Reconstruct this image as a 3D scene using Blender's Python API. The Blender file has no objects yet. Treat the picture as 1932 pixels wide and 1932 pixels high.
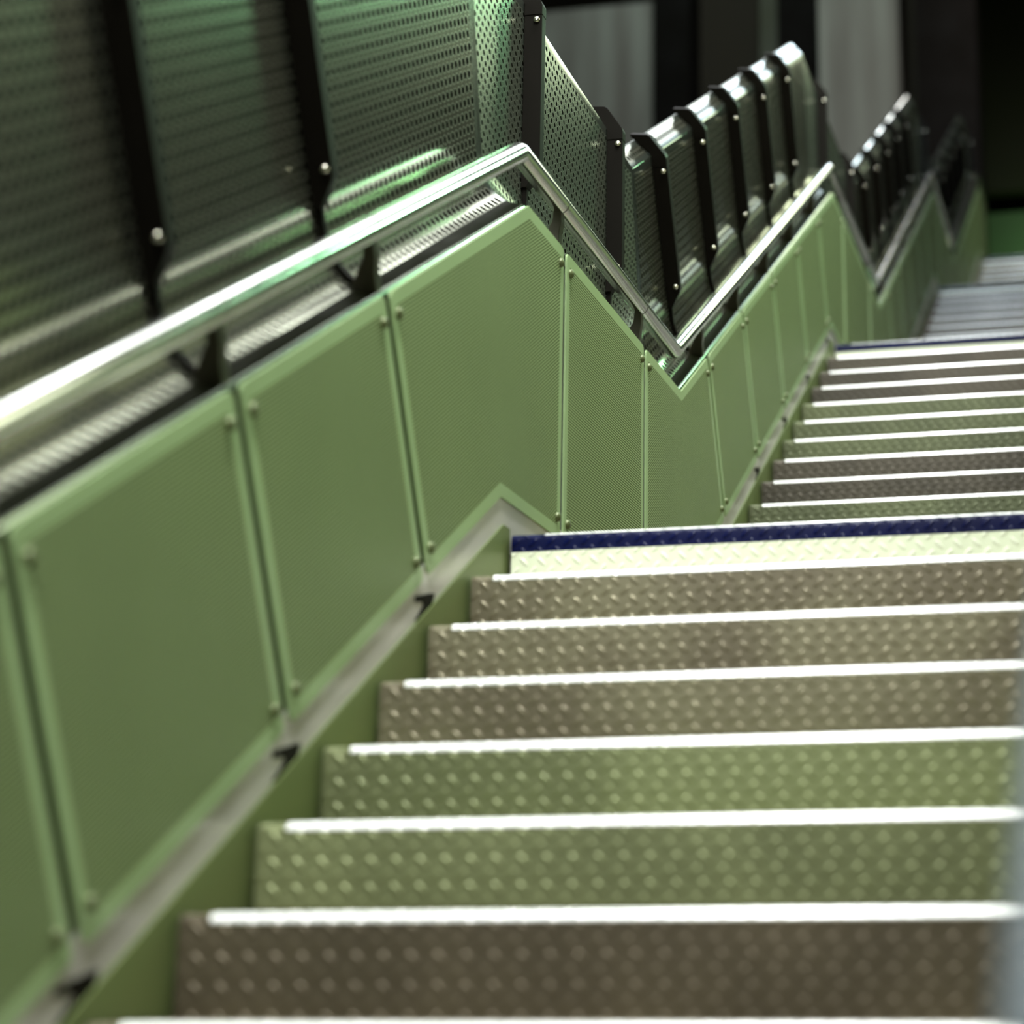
import bpy, bmesh, math
from mathutils import Vector, Matrix
scene = bpy.context.scene
COL = scene.collection

# ------------------------------------------------------------------ measured layout (metres)
RISE, TREAD = 0.165, 0.298306
S = RISE / TREAD
PHI = math.atan(S)
CP, SP = math.cos(PHI), math.sin(PHI)
FL = [(0.0, 0.0), (6.1103, 2.2874), (12.7163, 4.7387), (18.9379, 7.0941)]   # top nosing (y, z) of each flight
NOSE0 = 0.026
WID = 1.45                                    # stair width
Y_START = -5.9

# ------------------------------------------------------------------ materials
class NT:
    def __init__(s, name):
        s.m = bpy.data.materials.new(name); s.m.use_nodes = True
        s.t = s.m.node_tree; s.b = s.t.nodes['Principled BSDF']
    def n(s, typ, **kw):
        nd = s.t.nodes.new(typ)
        for k, v in kw.items(): setattr(nd, k, v)
        return nd
    def link(s, a, b): s.t.links.new(a, b)
    def val(s, sock, v):
        if isinstance(v, (int, float)): sock.default_value = v
        else: s.link(v, sock)
    def math(s, op, a, b=0.0, c=None):
        nd = s.n('ShaderNodeMath', operation=op)
        s.val(nd.inputs[0], a); s.val(nd.inputs[1], b)
        if c is not None: s.val(nd.inputs[2], c)
        return nd.outputs[0]
    def uv(s):
        nd = s.n('ShaderNodeUVMap'); nd.uv_map = 'UVMap'
        sp = s.n('ShaderNodeSeparateXYZ'); s.link(nd.outputs[0], sp.inputs[0])
        return sp.outputs[0], sp.outputs[1]
    def mapr(s, x, a, b, c, d):
        nd = s.n('ShaderNodeMapRange', interpolation_type='SMOOTHSTEP')
        s.val(nd.inputs[0], x)
        for i, v in enumerate((a, b, c, d)): nd.inputs[i + 1].default_value = v
        return nd.outputs[0]
    def mix(s, f, a, b):
        nd = s.n('ShaderNodeMix', data_type='RGBA')
        s.val(nd.inputs[0], f)
        for i, c in ((6, a), (7, b)):
            if isinstance(c, tuple): nd.inputs[i].default_value = (*c, 1)
            else: s.link(c, nd.inputs[i])
        return nd.outputs[2]
    def noise(s, scale, detail=3, coord='Object'):
        tc = s.n('ShaderNodeTexCoord'); nz = s.n('ShaderNodeTexNoise')
        s.link(tc.outputs[coord], nz.inputs['Vector'])
        nz.inputs['Scale'].default_value = scale; nz.inputs['Detail'].default_value = detail
        return nz.outputs[0]
    def setp(s, color=None, metal=None, rough=None, spec=None):
        if color is not None:
            if isinstance(color, tuple): s.b.inputs['Base Color'].default_value = (*color, 1)
            else: s.link(color, s.b.inputs['Base Color'])
        for k, v in (('Metallic', metal), ('Roughness', rough), ('Specular IOR Level', spec)):
            if v is not None: s.val(s.b.inputs[k], v)
    def bump(s, h, dist, strength=1.0):
        nd = s.n('ShaderNodeBump'); nd.inputs['Distance'].default_value = dist; nd.inputs['Strength'].default_value = strength
        s.link(h, nd.inputs['Height']); s.link(nd.outputs[0], s.b.inputs['Normal'])

def simple(name, color, metal=0.0, rough=0.5, var=0.0, scale=3.0, spec=None):
    t = NT(name)
    if var:
        f = t.noise(scale, 4)
        c = t.mix(f, tuple(v * (1 - var) for v in color), tuple(min(1, v * (1 + var)) for v in color))
        t.setp(c, metal, rough, spec)
        r = t.mapr(f, 0.2, 0.8, rough * 0.85, min(1, rough * 1.15)); t.val(t.b.inputs['Roughness'], r)
    else: t.setp(color, metal, rough, spec)
    return t.m

def perforated(name, color, hole, metal, rough, pu, pv, ru, rv, stagger, soft=0.35, var=0.15, bumpd=0.0):
    """sheet metal with rows of round or slotted holes, UV in metres"""
    t = NT(name); u, v = t.uv()
    rv_ = t.math('DIVIDE', v, pv); row = t.math('FLOOR', rv_)
    fv = t.math('SUBTRACT', t.math('FRACT', rv_), 0.5)
    off = t.math('MULTIPLY', t.math('MODULO', t.math('ABSOLUTE', row), 2.0), stagger)
    fu = t.math('SUBTRACT', t.math('FRACT', t.math('ADD', t.math('DIVIDE', u, pu), off)), 0.5)
    a = t.math('DIVIDE', t.math('MULTIPLY', fu, pu), ru); b = t.math('DIVIDE', t.math('MULTIPLY', fv, pv), rv)
    d = t.math('ADD', t.math('MULTIPLY', a, a), t.math('MULTIPLY', b, b))
    mask = t.mapr(d, 1.0 - soft, 1.0 + soft, 1.0, 0.0)
    f = t.noise(2.2, 4)
    c = t.mix(f, tuple(x * (1 - var) for x in color), tuple(x * (1 + var) for x in color))
    t.setp(t.mix(mask, c, hole), None, None)
    t.val(t.b.inputs['Metallic'], t.math('MULTIPLY', t.math('SUBTRACT', 1.0, mask), metal))
    t.val(t.b.inputs['Roughness'], t.math('ADD', t.math('MULTIPLY', mask, 0.4), rough))
    t.val(t.b.inputs['Specular IOR Level'], t.math('SUBTRACT', 0.5, t.math('MULTIPLY', mask, 0.5)))
    if bumpd: t.bump(t.math('SUBTRACT', 1.0, mask), bumpd)
    return t.m

def diamond(name, color, metal, rough, var=0.25, dist=0.0022, pitch=0.046, tint=None):
    """raised lens-shaped tread pattern, UV in metres"""
    t = NT(name); u, v = t.uv()
    def lattice(off, sgn):
        fu = t.math('MULTIPLY', t.math('SUBTRACT', t.math('FRACT', t.math('ADD', t.math('DIVIDE', u, pitch), off)), 0.5), pitch)
        fv = t.math('MULTIPLY', t.math('SUBTRACT', t.math('FRACT', t.math('ADD', t.math('DIVIDE', v, pitch), off)), 0.5), pitch)
        a = t.math('MULTIPLY', t.math('ADD', fu, t.math('MULTIPLY', fv, sgn)), 0.7071 / 0.0165)
        b = t.math('MULTIPLY', t.math('SUBTRACT', fu, t.math('MULTIPLY', fv, sgn)), 0.7071 / 0.0062)
        return t.mapr(t.math('ADD', t.math('MULTIPLY', a, a), t.math('MULTIPLY', b, b)), 0.15, 1.0, 1.0, 0.0)
    h = t.math('MAXIMUM', lattice(0.0, 1.0), lattice(0.5, -1.0))
    f = t.noise(2.5, 5)
    lo = tuple(x * (1 - var) for x in color); hi = tuple(min(1, x * (1 + var)) for x in (tint or color))
    c = t.mix(t.mapr(f, 0.35, 0.65, 0, 1), lo, hi)
    c = t.mix(t.math('MULTIPLY', h, 0.3), c, tuple(min(1, x * 1.4) for x in color))
    t.setp(c, metal, None)
    t.val(t.b.inputs['Roughness'], t.math('SUBTRACT', rough, t.math('MULTIPLY', h, 0.1)))
    t.bump(h, dist)
    return t.m

M = {}
M['panel'] = perforated('green_panel_sheet', (0.265, 0.35, 0.155), (0.06, 0.08, 0.03), 0.15, 0.42, 0.0060, 0.0085, 0.0031, 0.0024, 0.5, 0.4, 0.18)
M['panel_h'] = M['panel']
M['panel_frame'] = simple('green_panel_border', (0.31, 0.43, 0.205), 0.15, 0.4, 0.08, 4)
M['stringer'] = simple('green_stringer_paint', (0.15, 0.19, 0.065), 0.1, 0.45, 0.2, 2)
M['strip'] = simple('grey_skirting_steel', (0.58, 0.55, 0.52), 0.3, 0.35, 0.25, 3)
M['screen'] = perforated('perforated_screen_sheet', (0.33, 0.34, 0.255), (0.003, 0.003, 0.002), 0.94, 0.14, 0.036, 0.036, 0.0138, 0.0125, 0.0, 0.3, 0.15)
M['screen_l'] = perforated('perforated_landing_sheet', (0.31, 0.36, 0.27), (0.003, 0.003, 0.002), 0.90, 0.22, 0.036, 0.0265, 0.0105, 0.0085, 0.5, 0.3, 0.15)
M['screen_plain'] = simple('screen_sheet_margin', (0.30, 0.35, 0.285), 0.94, 0.15, 0.1, 3)
M['black'] = simple('black_powder_coat', (0.006, 0.005, 0.0035), 0.0, 0.5, 0.2, 5, 0.05)
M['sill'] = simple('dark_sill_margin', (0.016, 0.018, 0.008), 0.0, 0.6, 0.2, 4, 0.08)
M['steel'] = simple('polished_stainless_steel', (0.80, 0.80, 0.77), 1.0, 0.16, 0.06, 6)
M['bolt'] = simple('bright_bolt_steel', (0.75, 0.72, 0.6), 1.0, 0.2)
M['pbolt'] = simple('olive_panel_bolt', (0.10, 0.12, 0.045), 0.3, 0.4)
M['post'] = simple('dark_olive_post', (0.05, 0.055, 0.02), 0.2, 0.45, 0.2, 3)
M['bracket'] = simple('dark_steel_bracket', (0.05, 0.045, 0.03), 0.5, 0.35, 0.2, 6)
M['rail_right'] = simple('brushed_blue_grey_rail', (0.09, 0.115, 0.13), 0.2, 0.6)
M['nosing'] = diamond('bare_aluminium_nosing', (0.93, 0.93, 0.91), 0.25, 0.3, 0.05, 0.0012, 0.046)  # near-white colour paints the overhead light reflected in the bend
M['blue'] = diamond('navy_blue_tread_paint', (0.001, 0.003, 0.036), 0.0, 0.36, 0.2, 0.003)
M['blue'].node_tree.nodes['Principled BSDF'].inputs['Specular IOR Level'].default_value = 0.15
M['cream'] = diamond('pale_cream_tread_paint', (0.80, 0.85, 0.64), 0.0, 0.4, 0.04, 0.0016)
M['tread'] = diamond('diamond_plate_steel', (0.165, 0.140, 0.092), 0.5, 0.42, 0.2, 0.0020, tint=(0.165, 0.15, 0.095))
M['tread_green'] = diamond('diamond_plate_steel_greenish', (0.185, 0.205, 0.10), 0.5, 0.42, 0.2, 0.0020)  # green and brown plates carry riser reflections in their base colour
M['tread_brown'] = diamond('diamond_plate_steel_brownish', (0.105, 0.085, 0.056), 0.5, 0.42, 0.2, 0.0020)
t = NT('streaked_pale_concrete')
mp = t.n('ShaderNodeMapping'); mp.inputs['Scale'].default_value = (2.6, 2.6, 0.22)
tc = t.n('ShaderNodeTexCoord'); t.link(tc.outputs['Object'], mp.inputs[0])
nz = t.n('ShaderNodeTexNoise'); nz.inputs['Scale'].default_value = 1.0; nz.inputs['Detail'].default_value = 5; t.link(mp.outputs[0], nz.inputs['Vector'])
t.setp(t.mix(t.mapr(nz.outputs[0], 0.32, 0.7, 0, 1), (0.22, 0.205, 0.18), (0.36, 0.365, 0.32)), 0.0, 0.85, 0.2)
M['concrete'] = t.m
M['tread_dark'] = diamond('diamond_plate_steel_tarnished', (0.052, 0.044, 0.031), 0.5, 0.42, 0.2, 0.0020)  # dark and olive plates: reflected surroundings put into the colour
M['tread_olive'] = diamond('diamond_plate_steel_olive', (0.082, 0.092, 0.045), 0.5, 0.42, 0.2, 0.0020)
M['dark_wall'] = simple('dark_brown_cladding', (0.035, 0.03, 0.022), 0.0, 0.8, 0.3, 0.8, 0.1)
M['dark_column'] = simple('near_black_column', (0.006, 0.005, 0.004), 0.0, 0.8, 0.2, 2, 0.1)
M['olive_wall'] = simple('dark_olive_wall', (0.035, 0.04, 0.012), 0.0, 0.6, 0.3, 0.7)
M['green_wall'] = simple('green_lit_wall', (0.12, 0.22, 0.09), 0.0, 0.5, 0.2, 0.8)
M['floor'] = simple('dark_floor', (0.06, 0.06, 0.05), 0.0, 0.5, 0.2, 1)

# ------------------------------------------------------------------ object helpers
def link(o, parent=None):
    COL.objects.link(o)
    if parent is not None: o.parent = parent
    return o
def empty(name, label, cat, loc=(0, 0, 0), group=None):
    o = bpy.data.objects.new(name, None); o.empty_display_size = 0.1; o.location = loc
    o['label'] = label; o['category'] = cat
    if group: o['group'] = group
    return link(o)
def tag(o, label, cat, group=None):
    o['label'] = label; o['category'] = cat
    if group: o['group'] = group
    return o
def struct(o): o['kind'] = 'structure'; return o
def obj(name, bm, mats, parent=None, origin=None, smooth=False, label=None):
    """one mesh object; geometry is given in world space, origin = where its pivot sits"""
    bm.normal_update()
    o_ = Vector(origin) if origin is not None else Vector((0, 0, 0))
    if parent is not None:
        base = Vector(parent.matrix_basis.translation)
        p = parent.parent
        while p is not None: base += Vector(p.matrix_basis.translation); p = p.parent
        off = base
    else: off = o_
    for v in bm.verts: v.co -= off
    me = bpy.data.meshes.new(name); bm.to_mesh(me); bm.free()
    if not isinstance(mats, (list, tuple)): mats = [mats]
    for m in mats: me.materials.append(m)
    if smooth:
        me.polygons.foreach_set('use_smooth', [True] * len(me.polygons))
        try: me.set_sharp_from_angle(angle=math.radians(38))
        except Exception: pass
    o = bpy.data.objects.new(name, me)
    if parent is None: o.location = o_
    if label: o['label'] = label
    return link(o, parent)
def box(bm, x0, x1, y0, y1, z0, z1, mi=0, bev=0.0):
    vs = [bm.verts.new((x, y, z)) for x in (x0, x1) for y in (y0, y1) for z in (z0, z1)]
    fs = [(0, 1, 3, 2), (4, 6, 7, 5), (0, 4, 5, 1), (2, 3, 7, 6), (0, 2, 6, 4), (1, 5, 7, 3)]
    out = []
    for f in fs:
        fc = bm.faces.new([vs[i] for i in f]); fc.material_index = mi; out.append(fc)
    if bev:
        es = list({e for f in out for e in f.edges})
        bmesh.ops.bevel(bm, geom=es, offset=bev, segments=2, affect='EDGES', profile=0.5)
    return out
def prism(bm, poly, vec, mi=0):
    """extrude a planar 3-D polygon along vec"""
    a = [bm.verts.new(p) for p in poly]; b = [bm.verts.new(Vector(p) + Vector(vec)) for p in poly]
    n = len(a)
    f1 = bm.faces.new(a); f2 = bm.faces.new(list(reversed(b)))
    fs = [f1, f2]
    for i in range(n): fs.append(bm.faces.new((a[(i + 1) % n], a[i], b[i], b[(i + 1) % n])))
    for f in fs: f.material_index = mi
    return fs
def fix(bm): bmesh.ops.recalc_face_normals(bm, faces=bm.faces[:])
def dome(bm, c, axis, r, h, seg=16):
    """button head with its flat side at c, pointing along axis"""
    ax = Vector(axis).normalized(); t = ax.orthogonal().normalized(); b = ax.cross(t)
    prof = [(r, 0), (r, h * 0.35), (r * 0.86, h * 0.72), (r * 0.5, h * 0.95)]
    rings = [[bm.verts.new(Vector(c) + ax * z + (t * math.cos(2 * math.pi * k / seg) + b * math.sin(2 * math.pi * k / seg)) * rr) for k in range(seg)] for rr, z in prof]
    for i in range(len(rings) - 1):
        for k in range(seg): bm.faces.new((rings[i][k], rings[i][(k + 1) % seg], rings[i + 1][(k + 1) % seg], rings[i + 1][k]))
    bm.faces.new(rings[-1]); bm.faces.new(list(reversed(rings[0])))
def tube(bm, pts, r, seg=24):
    """round tube swept through points with mitred corners"""
    pts = [Vector(p) for p in pts]; rings = []
    for i, p in enumerate(pts):
        d0 = (p - pts[i - 1]).normalized() if i else (pts[1] - p).normalized()
        d1 = (pts[i + 1] - p).normalized() if i < len(pts) - 1 else d0
        if not i: d0 = d1
        pl = (d0 + d1).normalized()
        side = Vector((1, 0, 0)); up = side.cross(d0).normalized()
        ring = []
        for k in range(seg):
            a = 2 * math.pi * k / seg
            o = side * math.cos(a) * r + up * math.sin(a) * r
            o = o - d0 * (o.dot(pl) / d0.dot(pl))
            ring.append(bm.verts.new(p + o))
        rings.append(ring)
    for i in range(len(rings) - 1):
        for k in range(seg): bm.faces.new((rings[i][k], rings[i][(k + 1) % seg], rings[i + 1][(k + 1) % seg], rings[i + 1][k]))
    bm.faces.new(rings[0]); bm.faces.new(list(reversed(rings[-1])))
    fix(bm)

# ------------------------------------------------------------------ guard-line polylines in the (y, z) plane
def polyline(off_f, off_l, crest_dy):
    """slope lines sit off_f above the nosing line, landing lines off_l above the landing"""
    pts = [(Y_START, FL[0][1] + (Y_START - FL[0][0]) * S + off_f)]
    for i, (y, z) in enumerate(FL):
        cy = y + (off_l - off_f) / S
        pts.append((cy, z + off_l))
        if i + 1 < len(FL):
            y2, z2 = FL[i + 1]
            pts.append((y2 + (z + off_l - off_f - z2) / S, z + off_l))
        else: pts.append((cy + 1.15, z + off_l))
    return pts
TOP = polyline(0.857, 0.947, 0)
BOT = polyline(0.106, 0.088, 0)
STR = polyline(0.024, 0.020, 0)
NSEG = len(TOP) - 1                              # segment 0,2,4,6 = flights, 1,3,5,7 = landings
def seg_dir(i):
    a, b = TOP[i], TOP[i + 1]; d = Vector((b[0] - a[0], b[1] - a[1])).normalized()
    return d, Vector((-d.y, d.x))
def offset(poly, n):
    out = []
    for i, p in enumerate(poly):
        p = Vector(p)
        ds = []
        if i: ds.append((p - Vector(poly[i - 1])).normalized())
        if i < len(poly) - 1: ds.append((Vector(poly[i + 1]) - p).normalized())
        if len(ds) == 1: ds = ds * 2
        n0 = Vector((-ds[0].y, ds[0].x)); n1 = Vector((-ds[1].y, ds[1].x)); m = (n0 + n1).normalized()
        out.append(p + m * (n / m.dot(n0)))
    return out
def at(i, y):                                   # point of TOP on segment i at ordinate y
    a, b = TOP[i], TOP[i + 1]; return Vector((y, a[1] + (b[1] - a[1]) * (y - a[0]) / (b[0] - a[0])))
def hit(i, base, n):                            # where the joint line through base meets the panels' bottom line
    a, b = Vector(BOT[i]), Vector(BOT[i + 1]); d = (b - a).normalized()
    nn = Vector((-d.y, d.x)); k = (a - base).dot(nn) / n.dot(nn); return base + n * k
JSTEP = 0.752
JOINTS = []                                     # (segment, y)
def build_joints():
    c = TOP[1][0] - 1.075; l = []
    k = 0
    while c - k * JSTEP > Y_START + 0.3: l.append((0, c - k * JSTEP)); k += 1
    JOINTS.extend(reversed(l))
    for i in range(1, NSEG):
        if i % 2:
            JOINTS.append((i, TOP[i][0] + 0.383))
            if i + 1 < NSEG: JOINTS.append((i, TOP[i + 1][0] - 0.575))
        else:
            y = TOP[i][0] + 0.492
            while y < TOP[i + 1][0] - 0.45: JOINTS.append((i, y)); y += JSTEP
build_joints()
FLNAME = ['lower flight', 'second flight', 'third flight', 'far flight']
LDNAME = ['nearest landing', 'second landing', 'third landing', 'far landing']
ORD = ['first', 'second', 'third', 'fourth', 'fifth', 'sixth', 'seventh', 'eighth']
def where(i): return FLNAME[i // 2] if i % 2 == 0 else LDNAME[i // 2]
def P3(x, p): return (x, p[0], p[1])

# ------------------------------------------------------------------ perforated panels, one per bay
GAP = 0.017
def offset_closed(poly, w):
    area2 = sum(a.x * b.y - b.x * a.y for a, b in zip(poly, poly[1:] + poly[:1]))
    sg = 1 if area2 > 0 else -1
    out = []
    for q, p in enumerate(poly):
        d0 = (p - poly[q - 1]).normalized(); d1 = (poly[(q + 1) % len(poly)] - p).normalized()
        n0 = Vector((-d0.y, d0.x)) * sg; n1 = Vector((-d1.y, d1.x)) * sg; mm = (n0 + n1).normalized()
        out.append(p + mm * (w / mm.dot(n0)))
    return out
def make_panel(ja, jb, mirror, label, group, detailed=True, parent=None, dx=0.0):
    """panel between joints ja and jb; may bend over a crest or a valley"""
    (ia, ya), (ib, yb) = ja, jb
    da, na = seg_dir(ia); db, nb = seg_dir(ib)
    A = at(ia, ya); B = at(ib, yb)
    At = A + da * GAP; Bt = B - db * GAP
    Ab = hit(ia, At, na); Bb = hit(ib, Bt, nb)
    top = [At]; bot = [Ab]
    for k in range(ia + 1, ib + 1): top.append(Vector(TOP[k])); bot.append(Vector(BOT[k]))
    top.append(Bt); bot.append(Bb)
    poly = bot + list(reversed(top))
    x0 = 0.0 if not mirror else WID + dx
    sx = 1 if not mirror else -1
    cen = sum(poly, Vector((0, 0))) / len(poly)
    root = parent or empty('balustrade_section', label, 'balustrade section', (x0, cen.x, min(p.y for p in poly)), group)
    bm = bmesh.new()
    outer = []
    m = len(poly)
    for q in range(m):                       # outline with rounded corners at the joints
        p = poly[q]; e0 = (poly[q - 1] - p).normalized(); e1 = (poly[(q + 1) % m] - p).normalized()
        if min((p - c).length for c in (At, Bt, Ab, Bb)) < 1e-4:
            for t in range(5):
                u_ = t / 4; outer.append(p + e0 * 0.022 * (1 - u_) ** 2 + e1 * 0.022 * u_ ** 2)
        else: outer.append(p)
    inner = offset_closed(poly, 0.034)
    vo = [bm.verts.new(P3(x0, p)) for p in outer]; vi = [bm.verts.new(P3(x0, p)) for p in inner]
    es = [bm.edges.new((l[q], l[(q + 1) % len(l)])) for l in (vo, vi) for q in range(len(l))]
    bmesh.ops.triangle_fill(bm, use_beauty=True, use_dissolve=False, edges=es)
    for q in bm.faces: q.material_index = 1
    if not any(set(q.verts) == set(vi) for q in bm.faces):
        bm.faces.new(vi).material_index = 0
    ext = bmesh.ops.extrude_face_region(bm, geom=bm.faces[:], use_keep_orig=True)
    for v in [g for g in ext['geom'] if isinstance(g, bmesh.types.BMVert)]: v.co.x -= 0.006 * sx
    fix(bm)
    ul = bm.loops.layers.uv.new('UVMap')
    main = ia if ia % 2 == 0 else ib
    d, n = seg_dir(main)
    for q in bm.faces:
        for lp in q.loops:
            w = Vector((lp.vert.co.y, lp.vert.co.z)) - Vector(TOP[main]); lp[ul].uv = (w.dot(d), w.dot(n))
    sheet = obj('infill_sheet', bm, [M['panel'], M['panel_frame']], root)
    if detailed:
        for (pt, dd, nn, up) in ((At, da, na, -1), (Bt, -db, nb, -1), (Ab, da, na, 1), (Bb, -db, nb, 1)):
            c = pt + dd * 0.036 + nn * up * 0.055
            b = bmesh.new(); dome(b, P3(x0, c), (sx, 0, 0), 0.0135, 0.012)
            fix(b); obj('bolt', b, M['pbolt'], sheet, smooth=True)
    return root

def add_post(root, i, y):
    d, n = seg_dir(i); b0 = at(i, y); b1 = hit(i, b0, n)
    w = 0.026
    poly = [b0 + d * w - n * 0.004, b0 - d * w - n * 0.004, b1 - d * w - n * 0.060, b1 + d * w - n * 0.060]
    bm = bmesh.new(); prism(bm, [P3(-0.034, p) for p in poly], (0.020, 0, 0)); fix(bm)
    up = obj('upright', bm, M['post'], root)
    bm = bmesh.new()
    f0 = b1 - n * 0.004
    pf = [f0 + d * 0.055 - n * 0.052, f0 + d * 0.03 - n * 0.042, f0 - d * 0.012 - n * 0.03, f0 - d * 0.075 - n * 0.012, f0 - d * 0.08 - n * 0.025,
          f0 - d * 0.035 - n * 0.04, f0 - d * 0.03 - n * 0.05, f0 - d * 0.10 - n * 0.062, f0 - d * 0.08 - n * 0.068, f0 + d * 0.03 - n * 0.068]
    prism(bm, [P3(-0.0045, p) for p in pf], (0.0012, 0, 0)); fix(bm)
    obj('foot_bracket', bm, M['black'], up)

counts = {}
for q in range(len(JOINTS) - 1):
    ja, jb = JOINTS[q], JOINTS[q + 1]
    ia, ib = ja[0], jb[0]
    if ia == ib:
        if ia % 2: lab = 'upright green perforated panel in the middle of the %s' % where(ia)
        else:
            k = counts.get(ia, 0); counts[ia] = k + 1
            tot = sum(1 for a, b in zip(JOINTS, JOINTS[1:]) if a[0] == b[0] == ia)
            lab = 'slanted green panel of the %s, %s below its bent top panel' % (where(ia), ORD[tot - 1 - k])
    elif ia % 2 == 0: lab = 'bent green panel peaking where the %s meets the %s' % (where(ia), where(ib))
    else: lab = 'green panel with V-shaped dip where the %s rises from the %s' % (where(ib), where(ia))
    add_post(make_panel(ja, jb, False, lab, 'left balustrade sections'), *jb)
# end of the far landing
make_panel(JOINTS[-1], (NSEG - 1, TOP[-1][0] - 0.02), False, 'last green panel section at the far end of the left balustrade', 'left balustrade sections')

# ------------------------------------------------------------------ pale strip in the shadow gap and stringers, per flight
def ribbon(bm, x, lo, hi, th):
    for k in range(len(lo) - 1):
        poly = [P3(x, lo[k]), P3(x, lo[k + 1]), P3(x, hi[k + 1]), P3(x, hi[k])]
        prism(bm, poly, (-th, 0, 0))
def sub(poly, i0, i1): return [Vector(p) for p in poly[i0:i1 + 1]]
for k in range(4):
    i0, i1 = 2 * k, 2 * k + 2
    if i1 > NSEG: i1 = NSEG
    hi = [p + Vector((0, 0.03)) for p in sub(BOT, i0, i1)]
    lo = [p - Vector((0, 0.06)) for p in sub(STR, i0, i1)]
    bm = bmesh.new(); ribbon(bm, -0.005, lo, hi, 0.003); fix(bm)
    o = obj('skirting_strip', bm, M['strip'], None, (-0.005, lo[0].x, lo[0].y))
    tag(o, 'pale grey metal strip under the green panels of the %s on the left' % FLNAME[k], 'skirting strip', 'skirting strips')

# ------------------------------------------------------------------ staircase flights: steps with folded diamond plate
def step_bm(y, z, r, mats_top, depth, x0, x1, rad=0.016):
    """riser, rounded bend and tread of one folded plate; profile in (y, z)"""
    pr = [(y, z - r), (y, z - rad)]
    for a in range(1, 6):
        t = a / 6 * math.pi / 2
        pr.append((y + rad - rad * math.cos(t), z - rad + rad * math.sin(t)))
    pr.append((y + rad, z)); pr.append((y + depth, z))
    th = 0.005
    return pr
def plate(bm, pr, x0, x1, split=None, mi=0):
    ul = bm.loops.layers.uv.verify()
    s = 0; ss = [0]
    for a, b in zip(pr, pr[1:]): s += math.hypot(b[0] - a[0], b[1] - a[1]); ss.append(s)
    rows = [(bm.verts.new((x0, p[0], p[1])), bm.verts.new((x1, p[0], p[1]))) for p in pr]
    for k in range(len(rows) - 1):
        f = bm.faces.new((rows[k][0], rows[k][1], rows[k + 1][1], rows[k + 1][0])); f.material_index = mi; f.smooth = True
        for lp in f.loops:
            r_ = k if lp.vert in rows[k] else k + 1
            lp[ul].uv = (lp.vert.co.x, ss[r_])
REFLECT_TINT = {0: ['tread', 'tread', 'tread', 'tread', 'tread_green', 'tread_green', 'tread_brown', 'tread', 'tread', 'tread', 'tread', 'tread', 'tread'],  # plate colour per step, painting what each riser reflects
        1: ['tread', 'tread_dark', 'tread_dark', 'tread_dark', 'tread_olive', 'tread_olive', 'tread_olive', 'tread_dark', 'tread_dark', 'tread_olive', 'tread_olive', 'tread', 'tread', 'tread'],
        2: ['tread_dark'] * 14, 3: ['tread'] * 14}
for k, (fy, fz) in enumerate(FL):
    nsteps = 14 if k == 0 else 13
    zl = FL[k - 1][1] if k else fz - 15 * RISE
    root = empty('staircase_flight', ['lowest flight of diamond plate steps nearest the camera with bright white nosings',
                  'second flight of diamond plate steps beyond the nearest landing',
                  'third flight of steps with pale bluish nosings farther up on the right',
                  'highest and farthest short flight of pale steps at the right edge'][k], 'staircase', (0.0, fy - nsteps * TREAD, zl), 'stair flights')
    # stringer plate beside the steps, left and right
    for side in (0, 1):
        x = 0.0 if side == 0 else WID + 0.012
        i0, i1 = 2 * k, 2 * k + 1
        hi = sub(STR, i0, i1); ye = fy + (0.05 if side == 0 else 0.05)
        hi.append(Vector((ye, hi[-1].y)))
        if k == 0: lo0 = hi[0] - Vector((0, 0.42))
        else: lo0 = Vector((hi[0].x, zl - 0.05))
        lo = [lo0, hi[1] - Vector((0, 0.40)), hi[2] - Vector((0, 0.40))]
        bm = bmesh.new(); ribbon(bm, x, lo, hi, 0.003); fix(bm)
        obj('stringer', bm, M['stringer'], root)
    for s in range(0, nsteps + 1):
        if s == 0: y, z, r = fy + NOSE0, fz, RISE
        else: y, z, r = fy - s * TREAD, fz - s * RISE, RISE
        if s == nsteps and k: r = z - zl
        m = M[REFLECT_TINT.get(k, ['tread'] * 14)[min(s, 12)]] if s else M['blue']
        x0, x1 = 0.012, WID - 0.006
        bm = bmesh.new(); bm.loops.layers.uv.new('UVMap')
        rad = 0.016
        pr = step_bm(y, z, r, None, (TREAD + 0.05) if s else 0.16, x0, x1, rad)
        if s == 0:
            zb = z - 0.047
            plate(bm, [(y, z - r), (y, zb)], x0, x1, mi=1)
            plate(bm, [(y, zb)] + pr[1:], x0, x1, mi=0)
            st = obj('step', bm, [M['blue'], M['cream']], root, label='top step with navy blue edge over a pale cream riser')
        else:
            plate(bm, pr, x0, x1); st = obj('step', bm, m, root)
        # pale strip shaped and coloured as the lamp reflection along the front bend
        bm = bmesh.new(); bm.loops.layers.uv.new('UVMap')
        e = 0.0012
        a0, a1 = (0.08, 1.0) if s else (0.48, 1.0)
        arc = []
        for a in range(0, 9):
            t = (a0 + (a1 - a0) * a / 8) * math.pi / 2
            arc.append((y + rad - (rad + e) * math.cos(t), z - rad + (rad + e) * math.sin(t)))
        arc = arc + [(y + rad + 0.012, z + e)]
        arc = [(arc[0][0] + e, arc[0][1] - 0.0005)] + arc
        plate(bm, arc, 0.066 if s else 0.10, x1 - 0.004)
        obj('nosing', bm, M['nosing'], st)  # strip standing in for the lamp reflection along the bend

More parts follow.
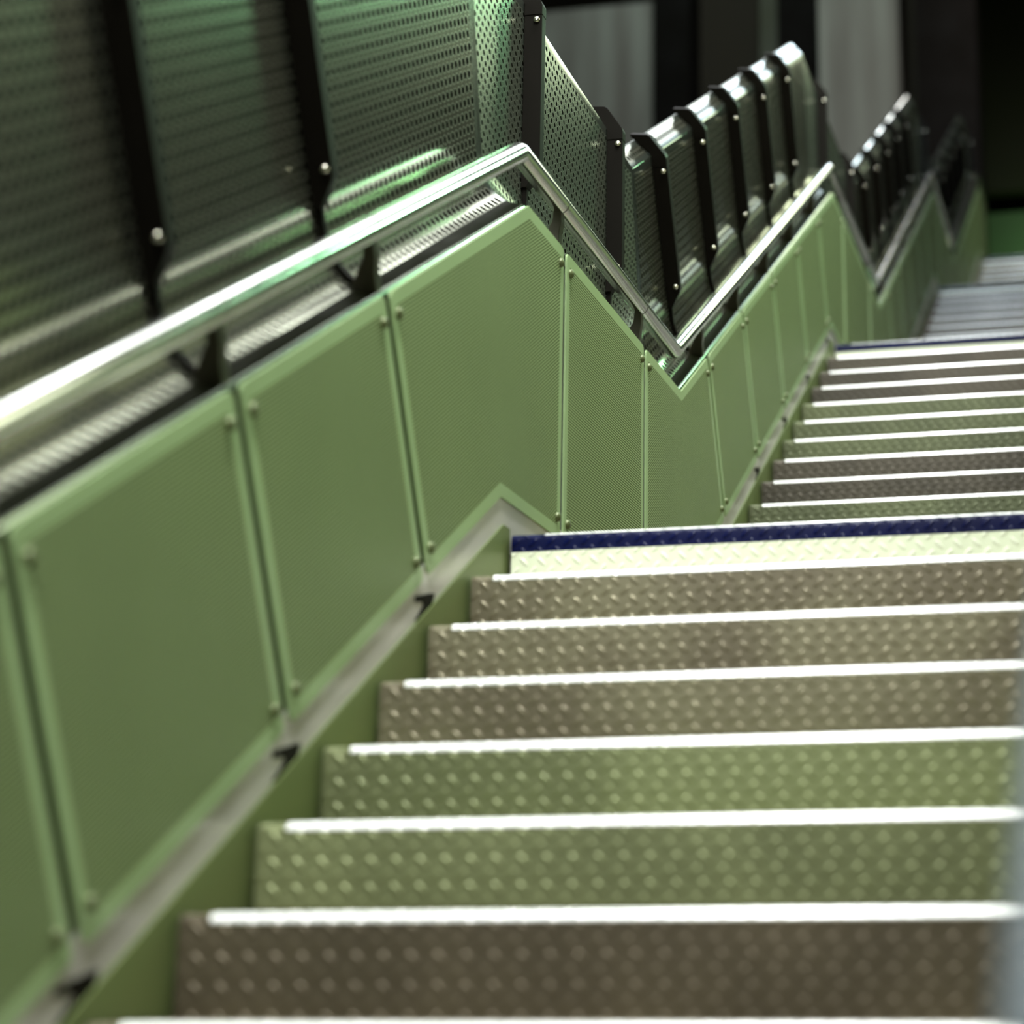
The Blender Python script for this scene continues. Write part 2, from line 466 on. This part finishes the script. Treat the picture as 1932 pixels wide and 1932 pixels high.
# landings (deck plates)
for k, (fy, fz) in enumerate(FL):
    y1 = (FL[k + 1][0] - 13 * TREAD - 0.004) if k < 3 else fy + 9
    bm = bmesh.new(); box(bm, 0.0, WID, fy + NOSE0 + 0.13, y1, fz - 0.10, fz - 0.004)
    bm.loops.layers.uv.new('UVMap')
    ul = bm.loops.layers.uv.verify()
    for f in bm.faces:
        for lp in f.loops: lp[ul].uv = (lp.vert.co.x, lp.vert.co.y)
    o = obj('landing_deck', bm, M['tread'], None, (WID / 2, (fy + y1) / 2, fz - 0.10))
    tag(o, 'flat diamond plate deck of the %s behind its navy blue edge' % LDNAME[k], 'landing', 'landing decks')

# ------------------------------------------------------------------ perforated screen, one sheet per run
XS = -0.135
def screen_profile():
    pr = [(-0.013, -0.006, 0), (-0.013, 0.004, 0), (-0.020, 0.0075, 0)]
    for a in range(1, 13):
        t = a / 12 * math.pi / 2
        pr.append((-0.020 - 0.115 * math.sin(t), 0.0075 + 0.150 * (1 - math.cos(t)), 1 if a >= 4 else 0))
    pr += [(XS, 0.30, 1), (XS, 0.50, 1), (XS, 0.765, 1), (XS, 0.793, 0)]
    for a in range(1, 5):
        t = a / 4 * math.radians(42)
        pr.append((XS - 0.008 * (1 - math.cos(t)), 0.793 + 0.008 * math.sin(t), 0))
    x, n = pr[-1][0], pr[-1][1]
    ux, un = -math.sin(math.radians(42)), math.cos(math.radians(42))
    for dlen, fl in ((0.018, 0), (0.062, 1), (0.085, 0)): pr.append((x + ux * dlen, n + un * dlen, fl))
    x2, n2 = pr[-1][0], pr[-1][1]
    pr += [(x2 - 0.01, n2, 0), (x2 - 0.014, n2 - 0.01, 0), (x2 - 0.014, n2 - 0.25, 0)]
    return pr
SPR = screen_profile()
SVV = [0]
for a, b in zip(SPR, SPR[1:]): SVV.append(SVV[-1] + math.hypot(b[0] - a[0], b[1] - a[1]))
SCREENS = {}
OFFS = [offset(TOP, n) for _, n, _ in SPR]
for i in range(NSEG):
    d, n = seg_dir(i); o0 = Vector(TOP[i])
    bm = bmesh.new(); ul = bm.loops.layers.uv.new('UVMap')
    mg = 0.028
    rows = []
    for j, (x, nn, fl) in enumerate(SPR):
        a, b = OFFS[j][i], OFFS[j][i + 1]
        sh = 0.0008
        pts = [a + d * sh, a + d * mg, b - d * mg, b - d * sh]
        rows.append([bm.verts.new(P3(x, p)) for p in pts])
    for j in range(len(rows) - 1):
        for c in range(3):
            f = bm.faces.new((rows[j][c], rows[j][c + 1], rows[j + 1][c + 1], rows[j + 1][c]))
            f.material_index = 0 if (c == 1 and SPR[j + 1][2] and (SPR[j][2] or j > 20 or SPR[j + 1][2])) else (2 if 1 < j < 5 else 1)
            f.smooth = True
            for lp in f.loops:
                jj = j if lp.vert in rows[j] else j + 1
                w = Vector((lp.vert.co.y, lp.vert.co.z)) - o0
                lp[ul].uv = (w.dot(d), SVV[jj] + 0.011)
    fix(bm)
    sheet_bm = bm
    lab = ['long dark perforated metal screen rising behind the lower flight handrail', 'upright green perforated screen behind the nearest landing handrail',
           'perforated screen with bright white sloping top behind the second flight', 'dark perforated screen along the second landing',
           'perforated screen with pale blue sloping top behind the third flight', 'dark perforated screen along the third landing',
           'farthest sloping perforated screen with pale top by the far flight', 'end perforated screen on the far landing'][i]
    root = empty('perforated_screen', lab, 'perforated screen', P3(XS, o0), 'perforated screens'); SCREENS[i] = root
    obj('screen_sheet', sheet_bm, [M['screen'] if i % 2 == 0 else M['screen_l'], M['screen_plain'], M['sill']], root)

# ------------------------------------------------------------------ black fins across the screen
def fin(i, y):
    d, n = seg_dir(i); b = at(i, y); root = SCREENS[i]
    def p(x, nn, along=0): q = b + n * nn + d * along; return Vector(P3(x, q))
    def part(name, poly, w, mat=M['black'], root=root):
        bm = bmesh.new(); prism(bm, [p(x, nn, -w / 2) for x, nn in poly], Vector(P3(0, d * w))); fix(bm)
        bmesh.ops.bevel(bm, geom=bm.edges[:], offset=0.0012, segments=1, affect='EDGES')
        return obj(name, bm, mat, root)
    g = 0.001
    fp = part('fin', [(XS + g, 0.20), (-0.118, 0.20), (-0.082, 0.262), (-0.078, 0.280), (-0.078, 0.752), (XS + g, 0.752)], 0.040)
    part('fin_cap', [(XS + g, 0.7525), (-0.0775, 0.7525), (-0.0775, 0.785), (-0.082, 0.797), (-0.132, 0.872), (-0.142, 0.879), (-0.208, 0.886), (-0.206, 0.876), (-0.141, 0.806), (XS + g, 0.79)], 0.044, root=fp)
    cove = []
    for a in range(12, 2, -1):
        t = a / 12 * math.pi / 2
        cove.append((-0.020 - 0.115 * math.sin(t) + 0.001, 0.0075 + 0.150 * (1 - math.cos(t)) + 0.001))
    outer = []
    for a in range(3, 13):
        t = a / 12 * math.pi / 2
        outer.append((-0.020 - 0.100 * math.sin(t), 0.0075 + 0.014 + 0.140 * (1 - math.cos(t))))
    part('lower_bar', [(XS + g, 0.1995)] + cove + outer + [(-0.1185, 0.1995)], 0.018, root=fp)
    for nn in (0.287, 0.735):
        bm = bmesh.new(); dome(bm, p(-0.0945, nn, -0.020), -Vector(P3(0, d)), 0.0105, 0.011); fix(bm)
        obj('bolt', bm, M['bolt'], fp, smooth=True, label='shiny bolt')
    return root
for (i, y) in JOINTS: fin(i, y)

# ------------------------------------------------------------------ handrails
RN = 0.145
def handrail(x, label, mirror=False, i1=None):
    root = empty('handrail' if not mirror else 'balustrade', label, 'handrail' if not mirror else 'balustrade', P3(x, Vector(TOP[0])))
    pts = offset(TOP, RN); pts = [Vector(P3(x, p)) for p in pts]
    if i1 is not None: pts = pts[:i1]
    # slightly rounded mitres
    out = [pts[0]]
    for q in range(1, len(pts) - 1):
        a = (pts[q - 1] - pts[q]).normalized(); b = (pts[q + 1] - pts[q]).normalized()
        for t in (0.018, ): out += [pts[q] + a * t, pts[q] * 0.55 + (pts[q] + a * t) * 0.225 + (pts[q] + b * t) * 0.225, pts[q] + b * t]
    out.append(pts[-1])
    bm = bmesh.new(); tube(bm, out, 0.030, 28)
    obj('rail', bm, M['rail_right'] if mirror else M['steel'], root, smooth=True)
    for (i, y) in JOINTS:
        if i1 is not None and i >= i1 - 1: continue
        d, n = seg_dir(i); b = at(i, y)
        sx = -1 if mirror else 1
        def p(dx, nn, al): q = b + n * nn + d * al; return Vector(P3(x + sx * dx, q))
        bm = bmesh.new()
        prof = [(0.004, -0.003), (0.004, 0.05), (0.010, 0.085), (0.010, 0.122), (-0.014, 0.122), (-0.018, 0.085), (-0.038, 0.055), (-0.055, 0.022), (-0.02, -0.003)]
        prism(bm, [p(a, c, -0.018) for a, c in prof], Vector(P3(0, d * 0.036))); fix(bm)
        bmesh.ops.bevel(bm, geom=bm.edges[:], offset=0.0015, segments=1, affect='EDGES')
        obj('bracket', bm, M['bracket'], root)
        # thin sleeve ring where two lengths of tube meet
        bm = bmesh.new(); tube(bm, [Vector(P3(x, b + n * RN + d * -0.002)), Vector(P3(x, b + n * RN + d * 0.002))], 0.0306, 28)
        obj('joint_ring', bm, M['bracket'], root, smooth=True)
    return root
handrail(-0.02, 'polished steel handrail zigzagging along the left above the green panels')
right = handrail(WID + 0.063, 'blurred pale blue-grey rail of the right-hand balustrade at the bottom right edge', True)
# right-hand balustrade panels (outside the frame, they shade the stair ends)
for q in range(len(JOINTS) - 1):
    ja, jb = JOINTS[q], JOINTS[q + 1]
    if ja[0] <= 2: make_panel(ja, jb, True, '', '', False, right, 0.03)

# ------------------------------------------------------------------ hall around the stairs
def slab(name, x0, x1, y0, y1, z0, z1, mat, bev=0.0):
    bm = bmesh.new(); box(bm, x0, x1, y0, y1, z0, z1, 0, bev)
    return obj(name, bm, mat, None, ((x0 + x1) / 2, (y0 + y1) / 2, z0))
struct(slab('wall_back', -14, 8, 31, 31.3, -6, 22, M['dark_wall']))
struct(slab('wall_left', -14.3, -14, -8, 31.3, -6, 22, M['dark_wall']))
struct(slab('floor', -14, 8, -8, 31, -6.2, -6, M['floor']))
def hall(name, x0, x1, y0, y1, z0, z1, mat, label, cat, group=None, bev=0.02):
    o = slab(name, x0, x1, y0, y1, z0, z1, mat, bev); tag(o, label, cat, group); return o
hall('concrete_pier', -7.4, -5.15, 24.0, 24.9, -6, 13.34, M['concrete'], 'broad pale concrete pier behind the white-topped screen', 'pier', 'concrete piers')
hall('hall_column', -5.13, -4.55, 23.8, 24.6, -6, 22, M['dark_column'], 'black square column to the right of the broad concrete pier', 'column', 'hall columns')
hall('concrete_pier', -2.62, -1.40, 24.0, 24.9, -6, 22, M['concrete'], 'narrow blue-grey concrete pier above the second landing', 'pier', 'concrete piers')
struct(slab('trim_1', -4.54, -3.62, 24.5, 24.8, -6, 22, M['dark_wall']))
struct(slab('trim_2', -3.60, -3.30, 24.5, 24.8, -6, 22, M['olive_wall']))
hall('hall_column', -3.28, -2.66, 24.2, 24.8, -6, 22, M['dark_column'], 'dark column on the left of the narrow concrete pier', 'column', 'hall columns')
struct(slab('trim_3', -1.38, -1.10, 24.3, 24.8, -6, 22, M['dark_wall']))
hall('hall_column', -1.12, -0.24, 23.6, 24.4, -6, 22, M['dark_column'], 'tall black column behind the far flight', 'column', 'hall columns')
struct(slab('wall_upper', -1.3, 5.0, 29.6, 29.9, 11.9, 22, M['olive_wall']))
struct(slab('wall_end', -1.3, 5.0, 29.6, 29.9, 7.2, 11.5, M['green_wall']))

# ------------------------------------------------------------------ lights
def area(name, loc, target, sx, sy, power, color, spread=180):
    l = bpy.data.lights.new(name, 'AREA'); l.shape = 'RECTANGLE'; l.size = sx; l.size_y = sy; l.energy = power; l.color = color; l.spread = math.radians(spread)
    o = bpy.data.objects.new(name, l); o.location = loc
    o.rotation_euler = (Vector(target) - Vector(loc)).to_track_quat('-Z', 'Y').to_euler()
    return link(o)
# fluorescent battens following the slope, well above head height
for k in range(-1, 22):
    y = -3.4 + k * 1.25
    z = y * S * 0.70 + 3.5 + max(0.0, y - 16) * 0.28
    tone = (0.96, 1.0, 0.97) if y < 8.5 else ((0.72, 0.87, 1.0) if y < 18 else (1.0, 0.9, 0.84))
    dim = 1.0 if y < 8.5 else (0.14 if y < 16.5 else 0.35)
    area('batten_lamp', (0.45, y, z), (0.45, y + 0.30, z - 1), 0.22, 0.92, 27 * dim, tone, 90)
    area('tube_lamp', (0.20, y, z + 0.1), (0.20, y + 0.30, z - 0.9), 1.1, 0.78 if y < 6.5 else 1.15, (24 if y < 6.5 else 26) * (1.0 if y < 11.5 else 0.6), tone)
area('side_lamp', (4.6, 2.4, 3.9), (0.0, 2.0, 0.8), 2.5, 4.0, 124, (0.95, 1.0, 0.72))  # added fill from the right for the green panels, no fitting there
area('far_side_lamp', (3.2, 18.0, 10.6), (0.0, 12.0, 5.5), 1.6, 2.0, 90, (0.92, 1.0, 0.70))  # second added fill, brightens the upper flights
area('back_lamp', (2.2, -10.5, 2.0), (0.7, 0.0, 0.0), 3.5, 2.0, 34, (1.0, 0.92, 0.74))  # added warm fill behind the camera for the risers
area('green_lamp', (4.6, 12.6, 9.2), (-0.1, -0.3, 1.7), 1.8, 1.2, 42, (0.46, 1.0, 0.56), 70)
area('left_ceiling_lamp', (-2.4, 8.0, 8.0*S*0.70+4.3), (-2.4, 8.387, 8.0*S*0.70+3.3), 2.2, 22.0, 310, (0.93, 0.97, 1.0))
area('far_green_lamp', (1.7, 28.2, 10.0), (0.5, 29.6, 10.3), 0.8, 0.5, 22, (0.6, 1.0, 0.6))
area('pier_lamp', (-3.5, 19.0, 15.5), (-4.5, 24, 12), 3.0, 1.0, 150, (0.85, 1.0, 0.95))  # unseen fill aimed at the concrete piers

w = bpy.data.worlds.new('hall_air'); scene.world = w; w.use_nodes = True
w.node_tree.nodes['Background'].inputs[0].default_value = (0.35, 0.45, 0.28, 1)
w.node_tree.nodes['Background'].inputs[1].default_value = 0.012

# ------------------------------------------------------------------ camera
yaw, pitch, roll = 0.20866752669918415, 0.27868742616785613, -0.0027267221266941218
cam = bpy.data.cameras.new('camera'); co = link(bpy.data.objects.new('camera', cam)); scene.camera = co
cy_, sy_, cp_, sp_ = math.cos(yaw), math.sin(yaw), math.cos(pitch), math.sin(pitch)
F = Vector((-sy_ * cp_, cy_ * cp_, sp_)); R = Vector((cy_, sy_, 0)); U = R.cross(F)
c_, s_ = math.cos(roll), math.sin(roll)
R, U = c_ * R + s_ * U, -s_ * R + c_ * U
mw = Matrix.Identity(4)
for r_ in range(3): mw[r_][0] = R[r_]; mw[r_][1] = U[r_]; mw[r_][2] = -F[r_]
mw.translation = Vector((1.5711762333674142, -5.114870224367595, -1.0886752268949047))
co.matrix_world = mw
cam.sensor_fit = 'HORIZONTAL'; cam.sensor_width = 36.0
cam.lens = 4005.856 / 1932 * 36.0
cam.shift_x = (966 - 1303.304) / 1932
cam.shift_y = (694.580 - 966) / 1932
cam.clip_start = 0.05
cam.dof.use_dof = True; cam.dof.focus_distance = 6.72; cam.dof.aperture_fstop = 1.6
scene.view_settings.view_transform = 'Standard'
scene.view_settings.look = 'None'
